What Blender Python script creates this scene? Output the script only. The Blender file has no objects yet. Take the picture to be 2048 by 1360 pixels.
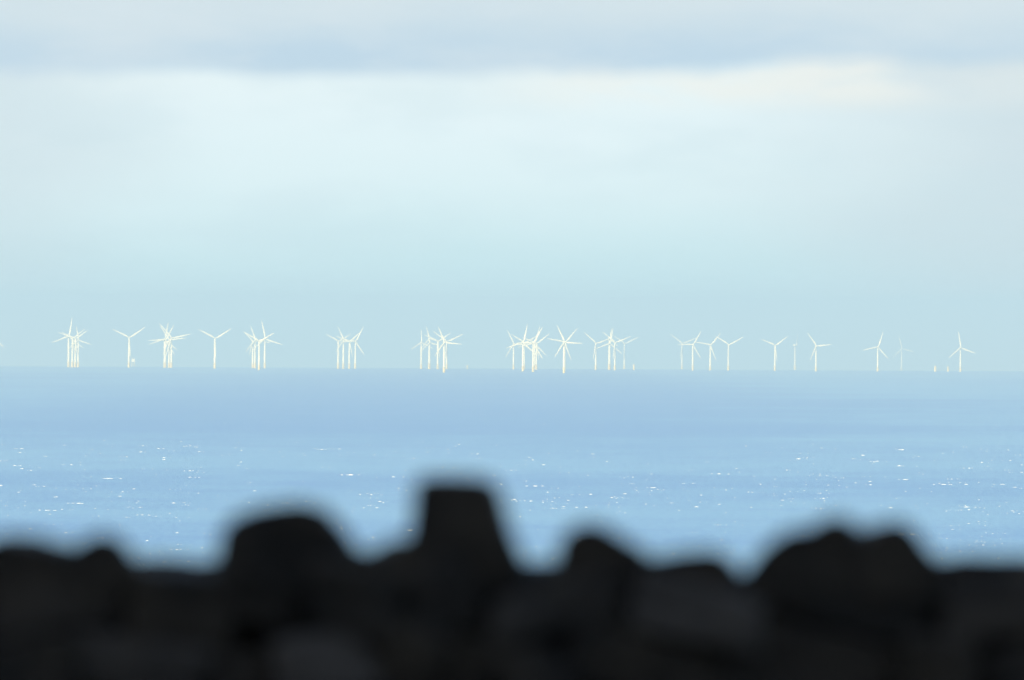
import bpy, bmesh, math, random
from mathutils import Vector, Matrix, noise

scene = bpy.context.scene
C = scene.collection
R = math.radians

# ------------------------------------------------------------------ camera
F = 20000.0            # focal length in photo pixels (2048 wide)
EYE = 125.0            # metres above the water
ER = 7.43e6            # radius of the earth, refraction included
DIP = math.sqrt(2 * EYE / ER)
PITCH = -DIP + 57.0 / F
ROLL = 0.0050
fwd = Vector((0, math.cos(PITCH), math.sin(PITCH)))
rgt = Vector((math.cos(ROLL), 0, math.sin(ROLL)))
rgt = (rgt - fwd * rgt.dot(fwd)).normalized()
upv = rgt.cross(fwd).normalized()
cd = bpy.data.cameras.new('camera')
cam = bpy.data.objects.new('camera', cd)
C.objects.link(cam)
m = Matrix((rgt, upv, -fwd)).transposed().to_4x4()
m.translation = (0, 0, EYE)
cam.matrix_world = m
cd.sensor_width = 36.0
cd.lens = F / 2048 * 36.0
cd.clip_start = 0.5
cd.clip_end = 300000
cd.dof.use_dof = True
cd.dof.focus_distance = 26000
cd.dof.aperture_fstop = 4.9
scene.camera = cam


def ray(x, y):
    return (fwd + rgt * ((x - 1024) / F) - upv * ((y - 680) / F)).normalized()


def sea_z(x, y):
    return -(x * x + y * y) / (2 * ER)


def sea_distance(x, y, far=36000.0):
    """Ground distance at which the ray through a photo pixel meets the water."""
    d = ray(x, y)
    s = -d.z / math.hypot(d.x, d.y)          # downward slope;  EYE - s D = -D^2/2R
    q = s * s - 2 * EYE / ER
    if q <= 0:
        return far
    return min(far, ER * (s - math.sqrt(q)))


# ------------------------------------------------------------------ light and sky
SUN_ELEV, SUN_ROT = R(20), R(208)
sd = Vector((math.sin(SUN_ROT) * math.cos(SUN_ELEV), math.cos(SUN_ROT) * math.cos(SUN_ELEV), math.sin(SUN_ELEV)))
sl = bpy.data.lights.new('sun', 'SUN')
sl.energy = 5.0
sl.angle = R(0.53)
sl.color = (1.0, 0.87, 0.62)
so = bpy.data.objects.new('sun', sl)
so.rotation_euler = (-sd).to_track_quat('-Z', 'Y').to_euler()
so.location = (0, 0, 400)
C.objects.link(so)

scene.view_settings.view_transform = 'Standard'
scene.view_settings.look = 'None'
scene.view_settings.gamma = 1.0
scene.view_settings.exposure = 1.1
scene.view_settings.use_curve_mapping = False


def lin(r, g, b):
    f = lambda v: ((v / 255 + 0.055) / 1.055) ** 2.4 if v > 10 else v / 255 / 12.92
    return (f(r), f(g), f(b), 1.0)


class NT:
    """Small helper for writing node trees."""
    def __init__(self, tree):
        self.t = tree
        tree.nodes.clear()

    def n(self, kind, ins=None, **props):
        nd = self.t.nodes.new(kind)
        for k, v in props.items():
            setattr(nd, k, v)
        for k, v in (ins or {}).items():
            s = nd.inputs[k]
            if isinstance(v, bpy.types.NodeSocket):
                self.t.links.new(v, s)
            else:
                s.default_value = v
        return nd

    def math(self, op, a, b=0.0, c=0.0, clamp=False):
        return self.n('ShaderNodeMath', {0: a, 1: b, 2: c}, operation=op, use_clamp=clamp).outputs[0]

    def smooth(self, v, lo, hi):
        return self.n('ShaderNodeMapRange', {'Value': v, 'From Min': lo, 'From Max': hi}, interpolation_type='SMOOTHSTEP').outputs[0]

    def mix(self, f, a, b):
        nd = self.n('ShaderNodeMix', data_type='RGBA', clamp_factor=True)
        for s, v in ((nd.inputs[0], f), (nd.inputs[6], a), (nd.inputs[7], b)):
            if isinstance(v, bpy.types.NodeSocket):
                self.t.links.new(v, s)
            else:
                s.default_value = v
        return nd.outputs[2]

    def noise(self, vec, scale, detail=3.0, rough=0.5, lac=2.0, dim='3D'):
        return self.n('ShaderNodeTexNoise', {'Vector': vec, 'Scale': scale, 'Detail': detail, 'Roughness': rough, 'Lacunarity': lac}, noise_dimensions=dim).outputs[0]

    def ramp(self, f, stops):
        nd = self.n('ShaderNodeValToRGB', {0: f})
        el = nd.color_ramp.elements
        while len(el) < len(stops):
            el.new(0.5)
        for e, (p, c) in zip(el, stops):
            e.position = p
            e.color = c
        return nd.outputs[0]


def build_world():
    w = bpy.data.worlds.new('World')
    scene.world = w
    w.use_nodes = True
    T = NT(w.node_tree)
    d = T.n('ShaderNodeTexCoord').outputs['Generated']
    sep = T.n('ShaderNodeSeparateXYZ', {0: d})
    dx, dy, dz = sep.outputs
    az = T.math('ARCTAN2', dx, dy)
    # the physical sky, never looked up below the horizon
    up = T.n('ShaderNodeCombineXYZ', {0: dx, 1: dy, 2: T.math('MAXIMUM', dz, 0.01)}).outputs[0]
    sky = T.n('ShaderNodeTexSky', {'Vector': up}, sky_type='NISHITA', sun_disc=False, sun_elevation=SUN_ELEV, sun_rotation=SUN_ROT,
              altitude=120, air_density=1.0, dust_density=1.0, ozone_density=1.5).outputs[0]
    # coordinates of the low sky: azimuth and elevation
    low = T.n('ShaderNodeCombineXYZ', {0: az, 1: dz, 2: 0.0}).outputs[0]
    flat = T.n('ShaderNodeVectorMath', {0: low, 1: (1.0, 3.2, 1.0)}, operation='MULTIPLY').outputs[0]
    soft = T.noise(flat, 28.0, 4.0, 0.5)
    soft2 = T.noise(T.n('ShaderNodeVectorMath', {0: flat, 1: (7.3, 2.1, 0.0)}, operation='ADD').outputs[0], 45.0, 5.0, 0.5)
    # clear band over the sea
    wob = T.math('MULTIPLY_ADD', T.math('SUBTRACT', soft, 0.5), 0.008, dz)
    e = T.n('ShaderNodeMapRange', {'Value': wob, 'From Min': -0.006, 'From Max': 0.034}).outputs[0]
    band = T.ramp(e, [(0.0, lin(196, 232, 238)), (0.12, lin(198, 234, 240)), (0.28, lin(210, 239, 243)), (0.45, lin(228, 247, 250)),
                      (0.62, lin(234, 249, 252)), (0.75, lin(235, 248, 250)), (1.0, lin(232, 245, 248))])
    # greyer sky colour mixed in to either side of the clear patch
    vz = T.math('MULTIPLY_ADD', T.math('SUBTRACT', soft, 0.5), 0.03, az)
    side_grey = T.math('ADD', T.math('MULTIPLY', T.smooth(vz, 0.012, 0.052), 0.75), T.math('MULTIPLY', T.smooth(T.math('MULTIPLY', vz, -1.0), 0.028, 0.055), 0.55))
    band = T.mix(side_grey, band, lin(206, 220, 227))
    band = T.mix(T.math('MULTIPLY', T.smooth(soft2, 0.44, 0.66), 0.25), band, lin(204, 226, 234))
    # thin cream streaks lit under the cloud bank
    crm = T.math('MULTIPLY', T.smooth(soft2, 0.36, 0.56), T.math('MULTIPLY', T.smooth(dz, 0.0192, 0.0222), T.math('MULTIPLY', T.smooth(az, -0.008, 0.014), T.math('SUBTRACT', 0.68, T.math('MULTIPLY', T.smooth(az, 0.035, 0.045), 0.45)))))
    band = T.mix(crm, band, lin(248, 248, 240))
    # the grey blue cloud bank with a soft ragged lower edge
    edge_n = T.noise(T.n('ShaderNodeCombineXYZ', {0: az, 1: T.math('MULTIPLY', dz, 0.8), 2: 0.3}).outputs[0], 55.0, 3.0, 0.45)
    el = T.math('MULTIPLY_ADD', T.math('SUBTRACT', edge_n, 0.5), 0.0045, dz)
    el = T.math('MULTIPLY_ADD', T.math('MAXIMUM', az, 0.0), -0.04, el)
    bank = T.smooth(el, 0.0223, 0.0247)
    tall = T.smooth(T.math('MULTIPLY_ADD', T.math('SUBTRACT', soft, 0.5), 0.010, dz), 0.0245, 0.0315)
    cloud = T.mix(tall, lin(194, 217, 233), lin(213, 228, 235))
    cloud = T.mix(T.smooth(soft2, 0.40, 0.66), cloud, T.mix(0.55, cloud, lin(220, 232, 238)))
    lowsky = T.mix(bank, band, cloud)
    # the bank goes on upwards as broken cloud, then the blue shows
    cl = T.noise(d, 2.3, 6.0, 0.55)
    cover = T.math('MULTIPLY', T.smooth(cl, 0.48, 0.66), 0.55)
    high = T.mix(cover, T.n('ShaderNodeVectorMath', {0: sky, 3: 0.1}, operation='SCALE').outputs[0], (0.42, 0.46, 0.52, 1))
    lowsky = T.n('ShaderNodeVectorMath', {0: lowsky, 3: 2 ** -scene.view_settings.exposure}, operation='SCALE').outputs[0]
    col = T.mix(T.smooth(dz, 0.035, 0.16), lowsky, high)
    ten = T.n('ShaderNodeVectorMath', {0: col, 3: 10.0}, operation='SCALE').outputs[0]
    bg = T.n('ShaderNodeBackground', {'Color': ten, 'Strength': 0.1})
    out = T.n('ShaderNodeOutputWorld', {'Surface': bg.outputs[0]})


build_world()


# ------------------------------------------------------------------ helpers
def material(name):
    mt = bpy.data.materials.new(name)
    mt.use_nodes = True
    T = NT(mt.node_tree)
    p = T.n('ShaderNodeBsdfPrincipled')
    T.n('ShaderNodeOutputMaterial', {'Surface': p.outputs[0]})
    return mt, T, p


def obj(name, bm, mat, parent=None, smooth=False):
    me = bpy.data.meshes.new(name)
    bm.normal_update()
    bm.to_mesh(me)
    bm.free()
    if smooth:
        for p in me.polygons:
            p.use_smooth = True
    o = bpy.data.objects.new(name, me)
    if mat:
        me.materials.append(mat)
    C.objects.link(o)
    if parent:
        o.parent = parent
    return o


def tag(o, label=None, cat=None, group=None, kind=None):
    for k, v in (('label', label), ('category', cat), ('group', group), ('kind', kind)):
        if v:
            o[k] = v
    return o


def empty(name, loc=(0, 0, 0)):
    o = bpy.data.objects.new(name, None)
    o.empty_display_size = 2
    o.location = loc
    C.objects.link(o)
    return o


def kids(o):
    return [c for c in C.objects if c.parent == o]


def copy_tree(o, parent=None):
    c = o.copy()
    C.objects.link(c)
    c.parent = parent
    for ch in kids(o):
        copy_tree(ch, c)
    return c


def lathe(bm, prof, seg=20, mtx=Matrix()):
    """Rings (radius, z) joined round the z axis, both ends closed."""
    rings = []
    for r, z in prof:
        rings.append([bm.verts.new(mtx @ Vector((r * math.cos(2 * math.pi * k / seg), r * math.sin(2 * math.pi * k / seg), z))) for k in range(seg)])
    for a, b in zip(rings, rings[1:]):
        for k in range(seg):
            bm.faces.new((a[k], a[(k + 1) % seg], b[(k + 1) % seg], b[k]))
    bm.faces.new(list(reversed(rings[0])))
    bm.faces.new(rings[-1])
    return bm


def box(bm, c, s, bev=0.0):
    r = bmesh.ops.create_cube(bm, size=1.0, matrix=Matrix.Translation(c) @ Matrix.Diagonal((*s, 1)))
    if bev:
        vs = set(r['verts'])
        es = [e for e in bm.edges if e.verts[0] in vs and e.verts[1] in vs]
        bmesh.ops.bevel(bm, geom=es, offset=bev, segments=2, affect='EDGES')
    return bm


def bar(bm, a, b, r, seg=8):
    a, b = Vector(a), Vector(b)
    q = (b - a).to_track_quat('Z', 'Y').to_matrix().to_4x4()
    q.translation = a
    return lathe(bm, [(r, 0), (r, (b - a).length)], seg, q)


# ------------------------------------------------------------------ water
def build_sea():
    mt, T, p = material('sea_water')
    pos = T.n('ShaderNodeNewGeometry').outputs['Position']
    # wind lanes: long patches of rougher and calmer water lying across the view
    st = T.n('ShaderNodeVectorMath', {0: pos, 1: (0.0006, 0.00075, 0.0)}, operation='MULTIPLY').outputs[0]
    lane = T.noise(st, 1.0, 5.0, 0.58)
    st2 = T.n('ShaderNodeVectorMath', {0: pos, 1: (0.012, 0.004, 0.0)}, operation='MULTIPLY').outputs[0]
    chop_shade = T.noise(st2, 1.0, 4.0, 0.6)
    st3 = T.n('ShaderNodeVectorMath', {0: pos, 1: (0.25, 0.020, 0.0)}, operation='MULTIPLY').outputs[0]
    ripple_shade = T.noise(st3, 1.0, 3.0, 0.6)
    f = T.math('MULTIPLY_ADD', chop_shade, 0.27, T.math('MULTIPLY', lane, 0.55))
    f = T.math('MULTIPLY_ADD', ripple_shade, 0.28, f)  # chop and ripples: wave-slope light and shade put into the colour
    # a broad patch of deeper blue far out, paler water round it
    px, py, pz = T.n('ShaderNodeSeparateXYZ', {0: pos}).outputs
    side = T.math('ABSOLUTE', T.math('MULTIPLY_ADD', T.math('SUBTRACT', lane, 0.5), 900.0, T.math('ADD', px, 60.0)))
    deep_blue = T.math('MULTIPLY', T.math('SUBTRACT', 1.0, T.smooth(side, 200.0, 850.0)),
                  T.smooth(T.math('MULTIPLY_ADD', T.math('SUBTRACT', lane, 0.5), 5000.0, py), 8500.0, 12500.0))
    f = T.math('MULTIPLY_ADD', deep_blue, -0.16, T.math('ADD', f, -0.01))
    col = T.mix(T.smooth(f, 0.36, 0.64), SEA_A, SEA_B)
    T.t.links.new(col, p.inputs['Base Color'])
    T.t.links.new(T.math('MULTIPLY_ADD', f, 0.25, 0.22), p.inputs['Roughness'])
    p.inputs['IOR'].default_value = 1.33
    wv = T.n('ShaderNodeVectorMath', {0: pos, 1: (0.10, 0.19, 0.0)}, operation='MULTIPLY').outputs[0]
    wave = T.noise(wv, 1.0, 6.0, 0.6)
    b = T.n('ShaderNodeBump', {'Height': wave, 'Strength': 0.6, 'Distance': 1.6})
    T.t.links.new(b.outputs[0], p.inputs['Normal'])
    bm = bmesh.new()
    seg = 256
    radii = [0, 60, 200, 400, 700] + list(range(1000, 60001, 500))
    prev = None
    for r in radii:
        z = sea_z(r, 0)
        if r == 0:
            ring = [bm.verts.new((0, 0, 0))]
        else:
            ring = [bm.verts.new((r * math.sin(2 * math.pi * k / seg), r * math.cos(2 * math.pi * k / seg), z)) for k in range(seg)]
        if prev is not None:
            for k in range(seg):
                a, b2 = ring[k], ring[(k + 1) % seg]
                if len(prev) == 1:
                    bm.faces.new((prev[0], b2, a))
                else:
                    bm.faces.new((prev[k], prev[(k + 1) % seg], b2, a))
        prev = ring
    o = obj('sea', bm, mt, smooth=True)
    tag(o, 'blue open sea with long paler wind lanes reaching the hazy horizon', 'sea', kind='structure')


SEA_A = (0.014, 0.132, 0.365, 1)
SEA_B = (0.13, 0.30, 0.475, 1)
build_sea()


def build_whitecaps():
    mt, T, p = material('foam')
    pos = T.n('ShaderNodeNewGeometry').outputs['Position']
    nz = T.noise(pos, 0.15, 3.0)                          # thin old foam and thick fresh foam
    T.t.links.new(T.ramp(nz, [(0.34, (0.50, 0.51, 0.50, 1)), (0.60, (0.90, 0.86, 0.76, 1))]), p.inputs['Base Color'])
    p.inputs['Roughness'].default_value = 0.6
    rnd = random.Random(11)
    bm = bmesh.new()

    def crest(cx, cy, w, h):
        """A breaking crest: a bowed ridge of foam, steep towards the shore."""
        n = max(4, int(w / 0.45))
        z0 = sea_z(cx, cy)
        bow = rnd.uniform(-0.25, 0.25) * w
        rows = []
        slant = rnd.uniform(-0.03, 0.03)
        for k in range(n + 1):
            t = k / n * 2 - 1
            env = max(0.0, 1 - t * t) ** 0.6
            hh = h * env * (0.65 + 0.5 * noise.noise((cx + t * w * 1.3, cy, 3.1)))
            x = cx + t * w / 2
            y = cy + bow * t * t + 0.25 * noise.noise((x, cy, 0.7))
            z = z0 + slant * t * w * 0.25
            d = 0.5 + 0.5 * env
            rows.append([bm.verts.new((x, y - 0.8 * d, z - 0.15)), bm.verts.new((x, y - 0.45 * d, z + hh * 0.75)), bm.verts.new((x, y, z + hh)),
                         bm.verts.new((x, y + 1.4 * d, z - 0.2))])
        for a, b in zip(rows, rows[1:]):
            for i in range(3):
                bm.faces.new((a[i], b[i], b[i + 1], a[i + 1]))

    n = 0
    tries = 0
    while n < 1150 and tries < 20000:
        tries += 1
        D = 1 / rnd.uniform(1 / 10000, 1 / 4900)
        a = rnd.uniform(-0.085, 0.085)
        x, y = D * math.sin(a), D * math.cos(a)
        gust = noise.noise((x / 260, y / 900, 5.0)) + 0.5 * noise.noise((x / 60, y / 250, 9.0))
        if gust < rnd.uniform(-0.6, 0.7):
            continue
        n += 1
        big = rnd.random()
        if big < 0.80:
            w, h = rnd.uniform(0.7, 1.6), rnd.uniform(0.28, 0.5)
        elif big < 0.97:
            w, h = rnd.uniform(1.5, 3.0), rnd.uniform(0.35, 0.55)
        else:
            w, h = rnd.uniform(3.0, 5.0), rnd.uniform(0.4, 0.65)
        w, h = w * D / 7200, h * D / 7600
        crest(x, y, w, h)
        for k in range(rnd.choice((0, 0, 1, 1, 2, 3))):
            crest(x + rnd.uniform(-8, 8), y + rnd.uniform(-6, 6), w * rnd.uniform(0.3, 0.7), h * rnd.uniform(0.5, 0.9))
    for k in range(60):                                  # a few far ones
        D = rnd.uniform(10500, 19000)
        a = rnd.uniform(-0.085, 0.085)
        crest(D * math.sin(a), D * math.cos(a), rnd.uniform(0.8, 2.0), rnd.uniform(0.25, 0.5))
    o = obj('whitecap_foam', bm, mt, smooth=True)
    tag(o, 'scattered white wave crests sparkling on the blue sea', 'whitecaps', kind='stuff')


build_whitecaps()


# ------------------------------------------------------------------ land under and behind the camera
GROUND = EYE - 1.65


def land_z(x, y):
    und = 0.25 * noise.noise((x * 0.07, y * 0.07, 1.0))
    if y < -6:                                           # unseen slope behind the camera, added to shade the wall
        t = -6 - y
        z = GROUND + 64 * (1 - math.exp(-(t / 52) ** 1.35)) + 2.5 * noise.noise((x * 0.02, y * 0.02, 4.0)) * min(1, t / 20)
        z -= max(0, t - 160) * 0.10
        return z + und * min(1.5, 1 + t / 40)
    if y > 21.5:                                         # falls away to the shore
        t = y - 21.5
        return GROUND - 0.02 * t - 150 * (1 - math.exp(-(t / 240) ** 1.6)) + und * 2
    return GROUND + und * 0.25


def build_land():
    mt, T, p = material('rough_grass')
    pos = T.n('ShaderNodeNewGeometry').outputs['Position']
    n1 = T.noise(pos, 0.35, 6.0, 0.6)
    n2 = T.noise(pos, 9.0, 4.0, 0.7)
    c = T.mix(n2, T.ramp(n1, [(0.3, (0.030, 0.045, 0.016, 1)), (0.7, (0.060, 0.070, 0.028, 1))]), (0.045, 0.050, 0.022, 1))
    T.t.links.new(c, p.inputs['Base Color'])
    p.inputs['Roughness'].default_value = 0.9
    b = T.n('ShaderNodeBump', {'Height': n2, 'Strength': 0.6, 'Distance': 0.08})
    T.t.links.new(b.outputs[0], p.inputs['Normal'])
    bm = bmesh.new()
    ys = [-420, -360, -300, -260, -220] + list(range(-200, -40, 10)) + list(range(-40, -8, 4)) + [v * 1.5 - 8 for v in range(0, 28)] + list(range(36, 100, 8)) + list(range(100, 620, 40))
    xs = [-700, -600, -500, -400, -320, -260] + list(range(-220, -20, 20)) + [v * 2 - 20 for v in range(21)] + list(range(40, 240, 20)) + [260, 320, 400, 500, 600, 700]
    g = [[bm.verts.new((x, y, land_z(x, y))) for x in xs] for y in ys]
    for j in range(len(ys) - 1):
        for i in range(len(xs) - 1):
            bm.faces.new((g[j][i], g[j][i + 1], g[j + 1][i + 1], g[j + 1][i]))
    o = obj('hillside', bm, mt, smooth=True)
    tag(o, 'rough grass hillside that carries the dry stone wall, its unseen rise added to shade it', 'hillside', kind='structure')


build_land()


# ------------------------------------------------------------------ dry stone wall
WALL_Y = 20.0                                            # where its front face stands
MM = WALL_Y / F                                          # one photo pixel there, in metres


def at_wall(x, y, dist=WALL_Y):
    d = ray(x, y)
    return Vector((0, 0, EYE)) + d * (dist / d.y)


def stone_material():
    mt, T, p = material('weathered_stone')
    tc = T.n('ShaderNodeNewGeometry').outputs['Position']
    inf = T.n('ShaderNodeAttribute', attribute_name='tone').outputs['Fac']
    n1 = T.noise(tc, 6.0, 6.0, 0.6)
    n2 = T.noise(tc, 45.0, 5.0, 0.65)
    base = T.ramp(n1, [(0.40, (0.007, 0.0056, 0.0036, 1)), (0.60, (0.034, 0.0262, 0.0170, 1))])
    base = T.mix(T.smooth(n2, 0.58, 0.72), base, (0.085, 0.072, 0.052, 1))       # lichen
    lighter = T.mix(T.smooth(n1, 0.3, 0.7), (0.085, 0.076, 0.070, 1), (0.15, 0.136, 0.126, 1))  # own colour of the few paler stones, mixed in by tone
    T.t.links.new(T.mix(inf, base, lighter), p.inputs['Base Color'])
    p.inputs['Roughness'].default_value = 0.88
    b = T.n('ShaderNodeBump', {'Height': T.math('ADD', n1, T.math('MULTIPLY', n2, 0.4)), 'Strength': 0.7, 'Distance': 0.02})
    T.t.links.new(b.outputs[0], p.inputs['Normal'])
    return mt


STONE = stone_material()


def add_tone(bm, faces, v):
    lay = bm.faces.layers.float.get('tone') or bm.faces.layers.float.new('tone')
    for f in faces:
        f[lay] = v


def rough_stone(bm, c, s, seed, tone=0.0, rot=0.0):
    """A rubble stone: a cube cut at its corners, subdivided and knocked out of true."""
    tmp = bmesh.new()
    tmp.faces.layers.float.new('tone')
    rnd = random.Random(seed)
    bmesh.ops.create_cube(tmp, size=1.0)
    for v in tmp.verts:
        v.co += Vector((rnd.uniform(-.11, .11), rnd.uniform(-.08, .08), rnd.uniform(-.12, .12)))
    bmesh.ops.bevel(tmp, geom=list(tmp.edges), offset=0.10, segments=2, profile=0.6, affect='EDGES')
    bmesh.ops.subdivide_edges(tmp, edges=[e for e in tmp.edges if e.calc_length() > 0.25], cuts=2, use_grid_fill=True)
    mt = Matrix.Translation(c) @ Matrix.Rotation(rot, 4, 'Y') @ Matrix.Diagonal((*s, 1))
    for v in tmp.verts:
        v.co = mt @ v.co
        nv = noise.noise_vector(v.co * 9 + Vector((seed, 0, 0)))
        v.co += nv * 0.012
    add_tone(tmp, tmp.faces, tone)
    me = bpy.data.meshes.new('tmp')
    tmp.to_mesh(me)
    tmp.free()
    bm.from_mesh(me)
    bpy.data.meshes.remove(me)


def outline_stone(pts, depth, seed, y0, parent, name='cope_stone', label=None, tone=0.0):
    """A cope stone: its outline as a solid block of its own depth, rounded and roughened."""
    rnd = random.Random(seed)
    bm = bmesh.new()
    bm.faces.layers.float.new('tone')
    P = [at_wall(x, y) for x, y in pts]
    cx = sum(p.x for p in P) / len(P)
    cz = sum(p.z for p in P) / len(P)
    lv = [(0.0, 0.90), (0.06, 1.0), (0.35, 1.0 + rnd.uniform(-.03, .0)), (0.65, 1.0 + rnd.uniform(-.05, .0)), (0.94, 0.93), (1.0, 0.8)]
    rings = []
    dx, dz = rnd.uniform(-.03, .03), rnd.uniform(-.035, 0.0)
    for t, k in lv:
        rings.append([bm.verts.new((cx + (p.x - cx) * k + dx * t, y0 + depth * t, cz + (p.z - cz) * k + dz * t)) for p in P])
    n = len(P)
    for a, b in zip(rings, rings[1:]):
        for i in range(n):
            bm.faces.new((a[i], a[(i + 1) % n], b[(i + 1) % n], b[i]))
    bm.faces.new(rings[0])
    bm.faces.new(list(reversed(rings[-1])))
    bmesh.ops.recalc_face_normals(bm, faces=bm.faces)
    bmesh.ops.subdivide_edges(bm, edges=[e for e in bm.edges if e.calc_length() > 0.05], cuts=1, use_grid_fill=True)
    for v in bm.verts:
        v.co += noise.noise_vector(v.co * 11 + Vector((seed, 0, 0))) * 0.009 + noise.noise_vector(v.co * 34 + Vector((0, seed, 0))) * 0.004
    add_tone(bm, bm.faces, tone)
    o = obj(name, bm, STONE, parent)
    if label:
        o['label'] = label
    return o


def build_wall():
    root = empty('dry_stone_wall', (0, WALL_Y + 0.2, GROUND))
    tag(root, 'dark dry stone wall with ragged cope stones, out of focus in front of the sea', 'wall')
    rnd = random.Random(4)
    base_z = at_wall(1024, 1150).z                       # top of the courses
    inv = Matrix.Translation(-root.location)
    # coursed rubble below the cope: one surface of many stones
    bm = bmesh.new()
    bm.faces.layers.float.new('tone')
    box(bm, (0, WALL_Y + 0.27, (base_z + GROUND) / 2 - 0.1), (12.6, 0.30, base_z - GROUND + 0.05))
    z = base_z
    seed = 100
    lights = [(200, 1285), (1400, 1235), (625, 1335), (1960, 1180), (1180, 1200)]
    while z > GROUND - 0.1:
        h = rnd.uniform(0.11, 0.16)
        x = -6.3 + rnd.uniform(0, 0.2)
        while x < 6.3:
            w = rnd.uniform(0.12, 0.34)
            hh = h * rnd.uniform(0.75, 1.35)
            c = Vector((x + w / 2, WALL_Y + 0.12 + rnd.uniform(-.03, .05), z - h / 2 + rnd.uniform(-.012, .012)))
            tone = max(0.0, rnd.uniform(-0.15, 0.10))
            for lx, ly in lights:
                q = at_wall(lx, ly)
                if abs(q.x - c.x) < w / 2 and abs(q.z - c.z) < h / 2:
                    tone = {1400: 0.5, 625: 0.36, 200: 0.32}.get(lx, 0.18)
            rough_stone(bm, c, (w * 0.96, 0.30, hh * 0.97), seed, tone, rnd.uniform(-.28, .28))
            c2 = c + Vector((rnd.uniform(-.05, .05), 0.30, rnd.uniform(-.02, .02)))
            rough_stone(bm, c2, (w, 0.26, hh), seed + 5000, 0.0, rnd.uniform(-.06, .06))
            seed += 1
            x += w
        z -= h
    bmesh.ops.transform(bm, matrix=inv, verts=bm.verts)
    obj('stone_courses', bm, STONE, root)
    # the cope: every stone that shows its own shape against the sea
    B = 1185
    stones = [
        ([(-40, B), (-50, 1090), (0, 1072), (60, 1080), (118, 1092), (140, 1120), (142, B)], 'low flat slab of a cope stone'),
        ([(136, B), (128, 1105), (165, 1083), (200, 1068), (228, 1074), (255, 1108), (282, 1138), (288, B)], 'small peaked cope stone'),
        ([(280, B), (276, 1142), (305, 1146), (345, 1168), (385, 1160), (440, 1166), (455, B)], 'sunken flat cope stone'),
        ([(416, B + 20), (432, 1100), (438, 1060), (458, 1032), (502, 1016), (558, 1004), (602, 1000), (644, 1014), (680, 1056), (706, 1106), (705, B + 20)], 'broad cope stone with a sloping shoulder'),
        ([(690, B), (688, 1108), (712, 1098), (740, 1112), (775, 1100), (806, 1080), (835, 1086), (845, B)], 'low cope stone beside the tall block'),
        ([(815, B + 10), (812, 1090), (826, 1010), (828, 968), (850, 952), (896, 946), (950, 950), (984, 962), (1004, 1012), (1022, 1072), (1050, 1138), (1058, B + 10)], 'tallest cope stone, a block that widens downwards'),
        ([(1035, B + 20), (1036, 1150), (1062, 1162), (1090, 1148), (1115, 1140), (1130, B + 20)], 'small sunken cope stone'),
        ([(1104, B + 20), (1106, 1132), (1118, 1086), (1140, 1056), (1172, 1042), (1206, 1048), (1246, 1074), (1290, 1100), (1300, B + 20)], 'rounded knob of a cope stone'),
        ([(1262, B), (1262, 1104), (1310, 1114), (1352, 1106), (1396, 1098), (1438, 1098), (1476, 1132), (1482, B)], 'long low cope stone'),
        ([(1480, B + 30), (1488, 1140), (1510, 1112), (1538, 1080), (1576, 1060), (1618, 1056), (1648, 1040), (1684, 1028), (1712, 1046), (1732, 1082), (1738, B + 30)], 'large cope stone rising to a point'),
        ([(1718, B + 20), (1712, 1080), (1738, 1070), (1768, 1044), (1798, 1036), (1826, 1056), (1852, 1092), (1878, 1122), (1884, B + 20)], 'hunched cope stone'),
        ([(1868, B), (1868, 1120), (1930, 1112), (2000, 1112), (2070, 1116), (2100, B)], 'level cope stone'),
    ]
    k = 0
    for pts, lab in stones:
        o = outline_stone(pts, rnd.uniform(0.30, 0.40), 20 + k, WALL_Y + rnd.uniform(-.02, .05), None, label=lab)
        for v in o.data.vertices:
            v.co -= root.location
        o.parent = root
        k += 1
    for side in (-1, 1):                                 # the cope runs on beyond the frame
        x = -60.0 if side < 0 else 2105.0
        while abs(x - 1024) < 5900:
            w = rnd.uniform(130, 260)
            x0, x1 = (x - w, x) if side < 0 else (x, x + w)
            tp = rnd.choice((1030, 1075, 1100, 1120, 1060)) + rnd.uniform(-20, 20) + (x - 1024) * -0.0095 * 0
            pts = [(x0 + 4, B), (x0 + rnd.uniform(5, 25), tp + rnd.uniform(15, 50)), (x0 + w * 0.3, tp + rnd.uniform(-8, 12)), (x0 + w * 0.65, tp + rnd.uniform(-8, 12)),
                   (x1 - rnd.uniform(5, 25), tp + rnd.uniform(15, 50)), (x1 - 4, B)]
            o = outline_stone(pts, rnd.uniform(0.30, 0.40), 60 + k, WALL_Y + rnd.uniform(-.02, .05), None)
            for v in o.data.vertices:
                v.co -= root.location
            o.parent = root
            k += 1
            x += side * w


build_wall()


# ------------------------------------------------------------------ wind farm
def paint(name, col, rough):
    mt, T, p = material(name)
    pos = T.n('ShaderNodeTexCoord').outputs['Object']
    st = T.n('ShaderNodeVectorMath', {0: pos, 1: (0.9, 0.9, 0.12)}, operation='MULTIPLY').outputs[0]
    nz = T.noise(st, 1.0, 4.0)
    dim = tuple(c * 0.88 for c in col) + (1,)
    T.t.links.new(T.ramp(nz, [(0.3, dim), (0.6, col + (1,))]), p.inputs['Base Color'])
    p.inputs['Roughness'].default_value = rough
    return mt


WHITE = paint('white_paint', (0.95, 0.81, 0.50), 0.45)
YELLOW = paint('yellow_paint', (0.85, 0.60, 0.16), 0.5)
GREY = paint('grey_steel', (0.42, 0.43, 0.44), 0.5)

HUB_Z, BLADE = 80.0, 52.0
OVERHANG = 5.6


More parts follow.
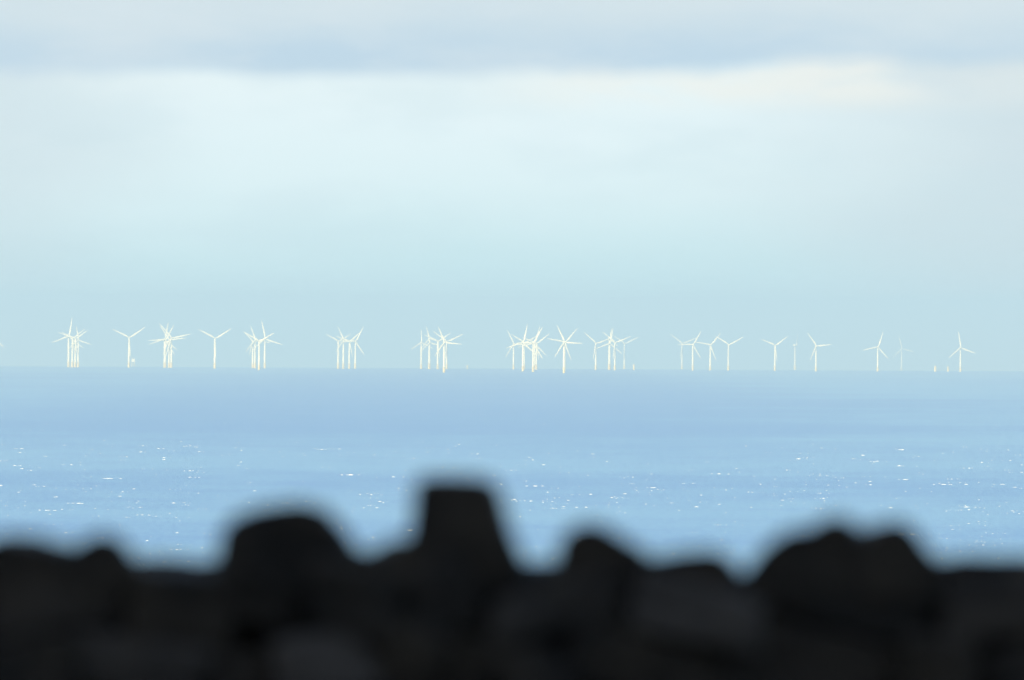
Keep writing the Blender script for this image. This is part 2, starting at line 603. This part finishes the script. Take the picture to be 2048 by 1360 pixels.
def blade_mesh(ang):
    """A tapered, twisted blade with a round root, an aerofoil section further out, turned ang clockwise from straight up."""
    bm = bmesh.new()
    st = [(1.4, 2.6, 1.0, 0), (4, 2.7, 0.95, 0), (8, 4.0, 0.5, 16), (12, 4.6, 0.30, 12), (20, 4.0, 0.24, 8), (30, 3.1, 0.20, 5), (40, 2.4, 0.18, 3), (48, 1.5, 0.17, 1), (51.3, 0.75, 0.16, 0), (52, 0.3, 0.2, 0)]
    n = 12
    rings = []
    rot = Matrix.Rotation(ang, 4, 'Y')
    for r, ch, th, tw in st:
        ring = []
        for k in range(n):
            a = 2 * math.pi * k / n
            x = ch * 0.5 * math.cos(a) + (0.0 if th > 0.9 else ch * 0.18)
            y = ch * th * 0.5 * math.sin(a) * (1.0 if th > 0.9 else 0.75 + 0.35 * math.cos(a + math.pi))
            v = Matrix.Rotation(R(-tw), 4, 'Z') @ Vector((x, y, 0))
            ring.append(bm.verts.new(rot @ Vector((v.x, v.y - 0.0006 * r * r, r))))
        rings.append(ring)
    for a, b in zip(rings, rings[1:]):
        for k in range(n):
            bm.faces.new((a[k], a[(k + 1) % n], b[(k + 1) % n], b[k]))
    bm.faces.new(list(reversed(rings[0])))
    bm.faces.new(rings[-1])
    bmesh.ops.recalc_face_normals(bm, faces=bm.faces)
    return bm


def railing(bm, r, z, seg=16):
    for k in range(seg):
        a, b = 2 * math.pi * k / seg, 2 * math.pi * (k + 1) / seg
        pa, pb = (r * math.cos(a), r * math.sin(a)), (r * math.cos(b), r * math.sin(b))
        bar(bm, (*pa, z), (*pa, z + 1.2), 0.06, 5)
        bar(bm, (*pa, z + 1.15), (*pb, z + 1.15), 0.06, 5)
    return bm


def ladder(bm, r, z0, z1):
    for sx in (-0.9, 0.9):
        bar(bm, (sx, -r - 0.9, z0), (sx, -r - 0.9, z1), 0.22, 6)
    z = z0 + 0.8
    while z < z1:
        bar(bm, (-0.9, -r - 0.9, z), (0.9, -r - 0.9, z), 0.07, 5)
        z += 1.0
    for z in (z0 + 3, z1 - 1.5):
        bar(bm, (0, -r - 0.9, z), (0, -r + 0.2, z), 0.2, 6)
    return bm


def make_turbine():
    root = empty('wind_turbine')
    obj('transition_piece', lathe(bmesh.new(), [(3.2, -8), (3.2, 13.6), (3.35, 13.7), (3.35, 14.4), (3.0, 14.5)], 24), YELLOW, root, False)
    pl = obj('work_platform', lathe(bmesh.new(), [(3.38, 14.0), (4.9, 14.1), (4.9, 14.35), (3.38, 14.36)], 24), GREY, root)
    obj('railing', railing(bmesh.new(), 4.8, 14.35), YELLOW, pl)
    obj('ladder', ladder(bmesh.new(), 3.2, -3.0, 14.0), YELLOW, root)
    obj('tower', lathe(bmesh.new(), [(2.75, 14.5), (2.7, 20), (2.5, 38), (2.2, 58), (1.85, 77.2), (1.85, 77.8)], 28), WHITE, root, False)
    nm = bmesh.new()
    box(nm, (0, 2.6, HUB_Z), (4.0, 11.0, 4.2), 0.8)
    box(nm, (0, 6.2, HUB_Z + 2.6), (2.4, 2.2, 1.0), 0.2)
    obj('nacelle', nm, WHITE, root)
    hm = bmesh.new()
    q = Matrix.Rotation(R(90), 4, 'X')                   # z of the lathe runs towards -Y
    lathe(hm, [(1.7, -1.6), (2.0, -1.2), (2.05, 0.6), (1.7, 1.8), (1.0, 2.6), (0.3, 2.95)], 20, q)
    hub = obj('rotor_hub', hm, WHITE, root, True)
    hub.location = (0, -OVERHANG, HUB_Z)
    for k in range(3):
        obj('blade', blade_mesh(2 * math.pi * k / 3), WHITE, hub, True)
    return root


W = 'white wind turbine '
# base x, base y, hub y, blade angle (clockwise from up), blade length in px, yaw, label
TURBINES = [
    (-21, 727, 670, 130, 38, 12, 'turbine mostly cut off by the left edge, only a blade tip showing'),
    (137.0, 729, 672.5, 9, 37, 12, W + 'at the left of the leftmost cluster, tallest there, one blade nearly upright'),
    (144.6, 726.2, 676.5, 52, 31, 12, W + 'second tower from the left in the leftmost cluster of four'),
    (150.6, 724.5, 677.5, 54, 31, 12, W + 'third tower from the left in the leftmost cluster of four'),
    (156.4, 722.2, 680, 109, 28, 12, 'faint small wind turbine, rightmost tower of the leftmost cluster'),
    (257.8, 733, 675.3, 56, 38, 10, W + 'standing in front of the small substation platform'),
    (329, 729, 678, 11, 34, 12, W + 'left tower of the second cluster, one blade just right of upright'),
    (330.6, 726, 680, 28, 35, 12, 'wind turbine hidden behind the left tower of the second cluster'),
    (338, 732.5, 679, 84, 34, 12, W + 'middle tower of the tight second cluster, right of the substation'),
    (342.8, 735, 675.8, 78, 39, 10, W + 'at the right of the second cluster, one blade reaching far right'),
    (429.4, 737.2, 677, 58, 39, 12, 'lone wind turbine with blades in a Y, between second and third clusters'),
    (505.3, 726.3, 683, 76, 28, 12, 'smallest wind turbine, leftmost tower of the cluster right of the lone Y one'),
    (510, 727.3, 680, 340, 31, 12, 'small wind turbine, second tower from left in the third cluster'),
    (518, 740.3, 682.5, 60, 35, 12, 'wind turbine in the third cluster whose base stands lowest in the water'),
    (529.5, 734.3, 677.6, 348, 37, 10, W + 'right of the third cluster, one blade up, one reaching right'),
    (676.2, 728.8, 682.6, 59, 29, 12, W + 'leftmost of four evenly spaced towers, blades in a Y'),
    (686.7, 730.2, 680.4, 335, 30, 12, W + 'second of the four evenly spaced towers, one blade leaning left of upright'),
    (698.5, 732.2, 682.6, 49, 31, 12, W + 'third of the four evenly spaced towers, one blade rising to the right'),
    (710.6, 733.4, 682.6, 27, 33, 12, W + 'rightmost of four evenly spaced towers, one blade down to the right'),
    (842.3, 730.6, 685, 357, 26, 12, 'thin wind turbine, leftmost tower of the cluster left of the centre'),
    (858.3, 731.8, 677.4, 342, 26, 12, W + 'second tower from left in the fourth cluster, higher of two rotors'),
    (859, 734, 685, 106, 27, 12, 'wind turbine sharing the second column of the fourth cluster, lower rotor'),
    (875.3, 735, 683, 55, 32, 12, W + 'middle tower of the cluster left of the centre, a blade hanging down'),
    (888, 744.8, 684.5, 96, 35, 14, W + 'at the front of the fourth cluster, its yellow base lowest'),
    (893.2, 735, 683, 65, 36, 12, 'wind turbine close behind the front one of the fourth cluster, to its right'),
    (1027, 733.8, 688, 333, 32, 12, W + 'at the left of the central cluster, thin tower and small rotor'),
    (1045.6, 743, 685, 12, 38, 14, W + 'large at the front of the central cluster, one blade nearly upright'),
    (1048.2, 737, 685.5, 61, 32, 12, 'wind turbine directly behind the large front one of the central cluster'),
    (1066, 743.8, 686, 29, 37, 12, W + 'with thick tower, right of the large front one in the central cluster'),
    (1068.6, 738, 686.5, 16, 36, 12, 'wind turbine hidden behind the thick tower of the central cluster'),
    (1072.7, 736, 687, 52, 33, 12, W + 'with thin tower, rightmost of the central cluster'),
    (1127.8, 746, 684, 334, 37, 14, W + 'alone right of the central cluster, nearest of all with the lowest base'),
    (1129.4, 740, 684.5, 41, 38, 12, 'wind turbine hidden behind the nearest one, its blades filling the star'),
    (1191.4, 735.2, 686.7, 71, 33, 12, W + 'left tower of the trio right of the six-bladed star'),
    (1218.4, 735.2, 677.4, 11, 23, 12, 'wind turbine at the middle of the trio, the higher of two rotors'),
    (1219.4, 736, 687, 130, 32, 12, 'wind turbine at the middle of the trio, lower rotor behind'),
    (1229.6, 740.3, 685, 68, 34, 12, W + 'right tower of the trio, thicker with orange base'),
    (1248.7, 737, 687.3, 64, 31, 12, 'faint hazy wind turbine between the trio and a bare foundation'),
    (1364, 739, 687.3, 67, 32, 12, 'faint hazy wind turbine at the left of the row of four right of centre'),
    (1385.4, 737, 689.5, 30, 32, 12, W + 'second in the row of four, one blade level to the left'),
    (1420.4, 740, 690, 40, 32, 12, W + 'third in the row of four, one blade down to the right'),
    (1456.6, 741, 689.5, 62, 33, 12, W + 'rightmost in the row of four, blades in a neat Y'),
    (1549.8, 739, 691, 53, 31, 12, 'wind turbine with Y blades left of a thin edge-on one'),
    (1589.8, 739, 690.3, 14, 28, 68, 'thin hazy wind turbine seen nearly edge-on'),
    (1631.8, 742.4, 691.8, 84, 32, 12, W + 'just right of the edge-on one, a blade level to the right'),
    (1755.3, 741, 694, 18, 32, 12, 'lone wind turbine in the wide gap at right, blade leaning right of upright'),
    (1803, 741, 697, 105, 28, 12, 'hardly visible wind turbine in the haze right of the lone one'),
    (1920.7, 742.6, 695.3, 350, 33, 12, 'rightmost wind turbine, beside two bare foundation stumps'),
]


def place(o, x, y, far=None):
    D = far or sea_distance(x, y)
    d = ray(x, y)
    h = math.hypot(d.x, d.y)
    px, py = d.x / h * D, d.y / h * D
    o.location = (px, py, sea_z(px, py))
    return D


proto = make_turbine()
for i, (bx, by, hy, ang, bl, yaw, lab) in enumerate(TURBINES):
    o = proto if i == 0 else copy_tree(proto)
    hazy = lab.split()[0] in ('faint', 'hardly', 'thin') and 'hazy' in lab or 'haze' in lab
    D = place(o, bx, by, 45500.0 if hazy else None)
    if lab.startswith('hardly'):
        D = place(o, bx, by, 55000.0)
    top = Vector((0, 0, EYE)) + ray(bx, hy) * D
    s = (top.z - o.location.z) / HUB_Z
    o.scale = (s, s, s)
    o.rotation_euler = (0, 0, R(yaw))
    hub = [c for c in kids(o) if c.name.startswith('rotor_hub')][0]
    hub.rotation_euler = (0, R(ang), 0)
    k = bl / F * D / (BLADE * s)
    hub.scale = (k, k, k)
    tag(o, lab, 'wind turbine', 'wind turbines of the offshore farm')


def make_foundation():
    root = empty('turbine_foundation')
    obj('pile', lathe(bmesh.new(), [(2.9, -8), (2.9, 15.5), (3.0, 15.6), (3.0, 16.8), (2.5, 17.0)], 24), YELLOW, root)
    pl = obj('work_platform', lathe(bmesh.new(), [(3.02, 13.0), (4.6, 13.1), (4.6, 13.35), (3.02, 13.36)], 24), GREY, root)
    obj('railing', railing(bmesh.new(), 4.5, 13.35), YELLOW, pl)
    obj('ladder', ladder(bmesh.new(), 2.9, -3.0, 13.0), YELLOW, root)
    return root


STUMPS = [
    (934.8, 732.0, 724.2, 'faint bare foundation stump in the gap left of the central cluster'),
    (1267.8, 736.4, 725.0, 'pale bare foundation stump standing alone right of the trio of turbines'),
    (1870.3, 742.6, 731.0, 'left of two bare foundation stumps near the rightmost turbine'),
    (1896.0, 743.2, 733.0, 'bare foundation stump between its twin and the rightmost turbine'),
]
pf = make_foundation()
for i, (x, yb, yt, lab) in enumerate(STUMPS):
    o = pf if i == 0 else copy_tree(pf)
    D = place(o, x, yb)
    s = max(0.6, (yb - yt) / F * D / 17.0)
    o.scale = (s, s, s)
    o.rotation_euler = (0, 0, R(20 * i))
    tag(o, lab, 'foundation', 'bare foundations waiting for turbines')


def make_substation():
    root = empty('substation_platform')
    tag(root, 'small pale box-shaped substation platform on legs beside a turbine, left part of the farm', 'platform')
    for sx in (-3.2, 3.2):
        for sy in (-3.2, 3.2):
            obj('leg', bar(bmesh.new(), (sx * 1.15, sy * 1.15, -8), (sx, sy, 11.0), 0.55, 10), YELLOW, root)
    bm = bmesh.new()
    for sy in (-3.3, 3.3):
        bar(bm, (-3.5, sy, 1.5), (3.3, sy, 9.5), 0.25, 6)
        bar(bm, (3.5, sy, 1.5), (-3.3, sy, 9.5), 0.25, 6)
    for sx in (-3.3, 3.3):
        bar(bm, (sx, -3.5, 1.5), (sx, 3.3, 9.5), 0.25, 6)
    obj('brace', bm, YELLOW, root)
    bm = bmesh.new()
    box(bm, (0, 0, 11.4), (10.0, 10.0, 0.7), 0.1)
    obj('deck', bm, GREY, root)
    bm = bmesh.new()
    box(bm, (0, 0, 15.4), (8.8, 8.6, 7.2), 0.25)
    obj('module', bm, WHITE, root)
    bm = bmesh.new()
    box(bm, (0.6, 0, 19.3), (10.2, 9.6, 0.5), 0.1)
    obj('roof_deck', bm, GREY, root)
    bm = bmesh.new()
    bar(bm, (-3, 1, 19.5), (-3, 1, 22.2), 0.4, 8)
    bar(bm, (-3, 1, 22.0), (1.8, -1, 23.0), 0.25, 8)
    obj('crane', bm, YELLOW, root)
    return root


ss = make_substation()
D = place(ss, 266.4, 726, 42000.0)
s = 19.0 / F * D / 23.0
ss.scale = (s, s, s)

# ------------------------------------------------------------------ air
def build_haze():
    mt = bpy.data.materials.new('haze_air')
    mt.use_nodes = True
    T = NT(mt.node_tree)
    v = T.n('ShaderNodeVolumePrincipled', {'Color': (0.470, 0.675, 0.845, 1), 'Density': 4.8e-5, 'Anisotropy': 0.0})
    T.n('ShaderNodeOutputMaterial', {'Volume': v.outputs[0]})
    bm = bmesh.new()
    box(bm, (0, 0, -30), (124000, 124000, 460))
    o = obj('haze', bm, mt)
    tag(o, 'thin pale sea haze that fades the far turbines and the horizon', 'haze', kind='stuff')


build_haze()

scene.cycles.volume_bounces = 0
scene.cycles.max_bounces = 6
scene.cycles.sample_clamp_indirect = 6
scene.cycles.use_denoising = True
scene.cycles.use_adaptive_sampling = False
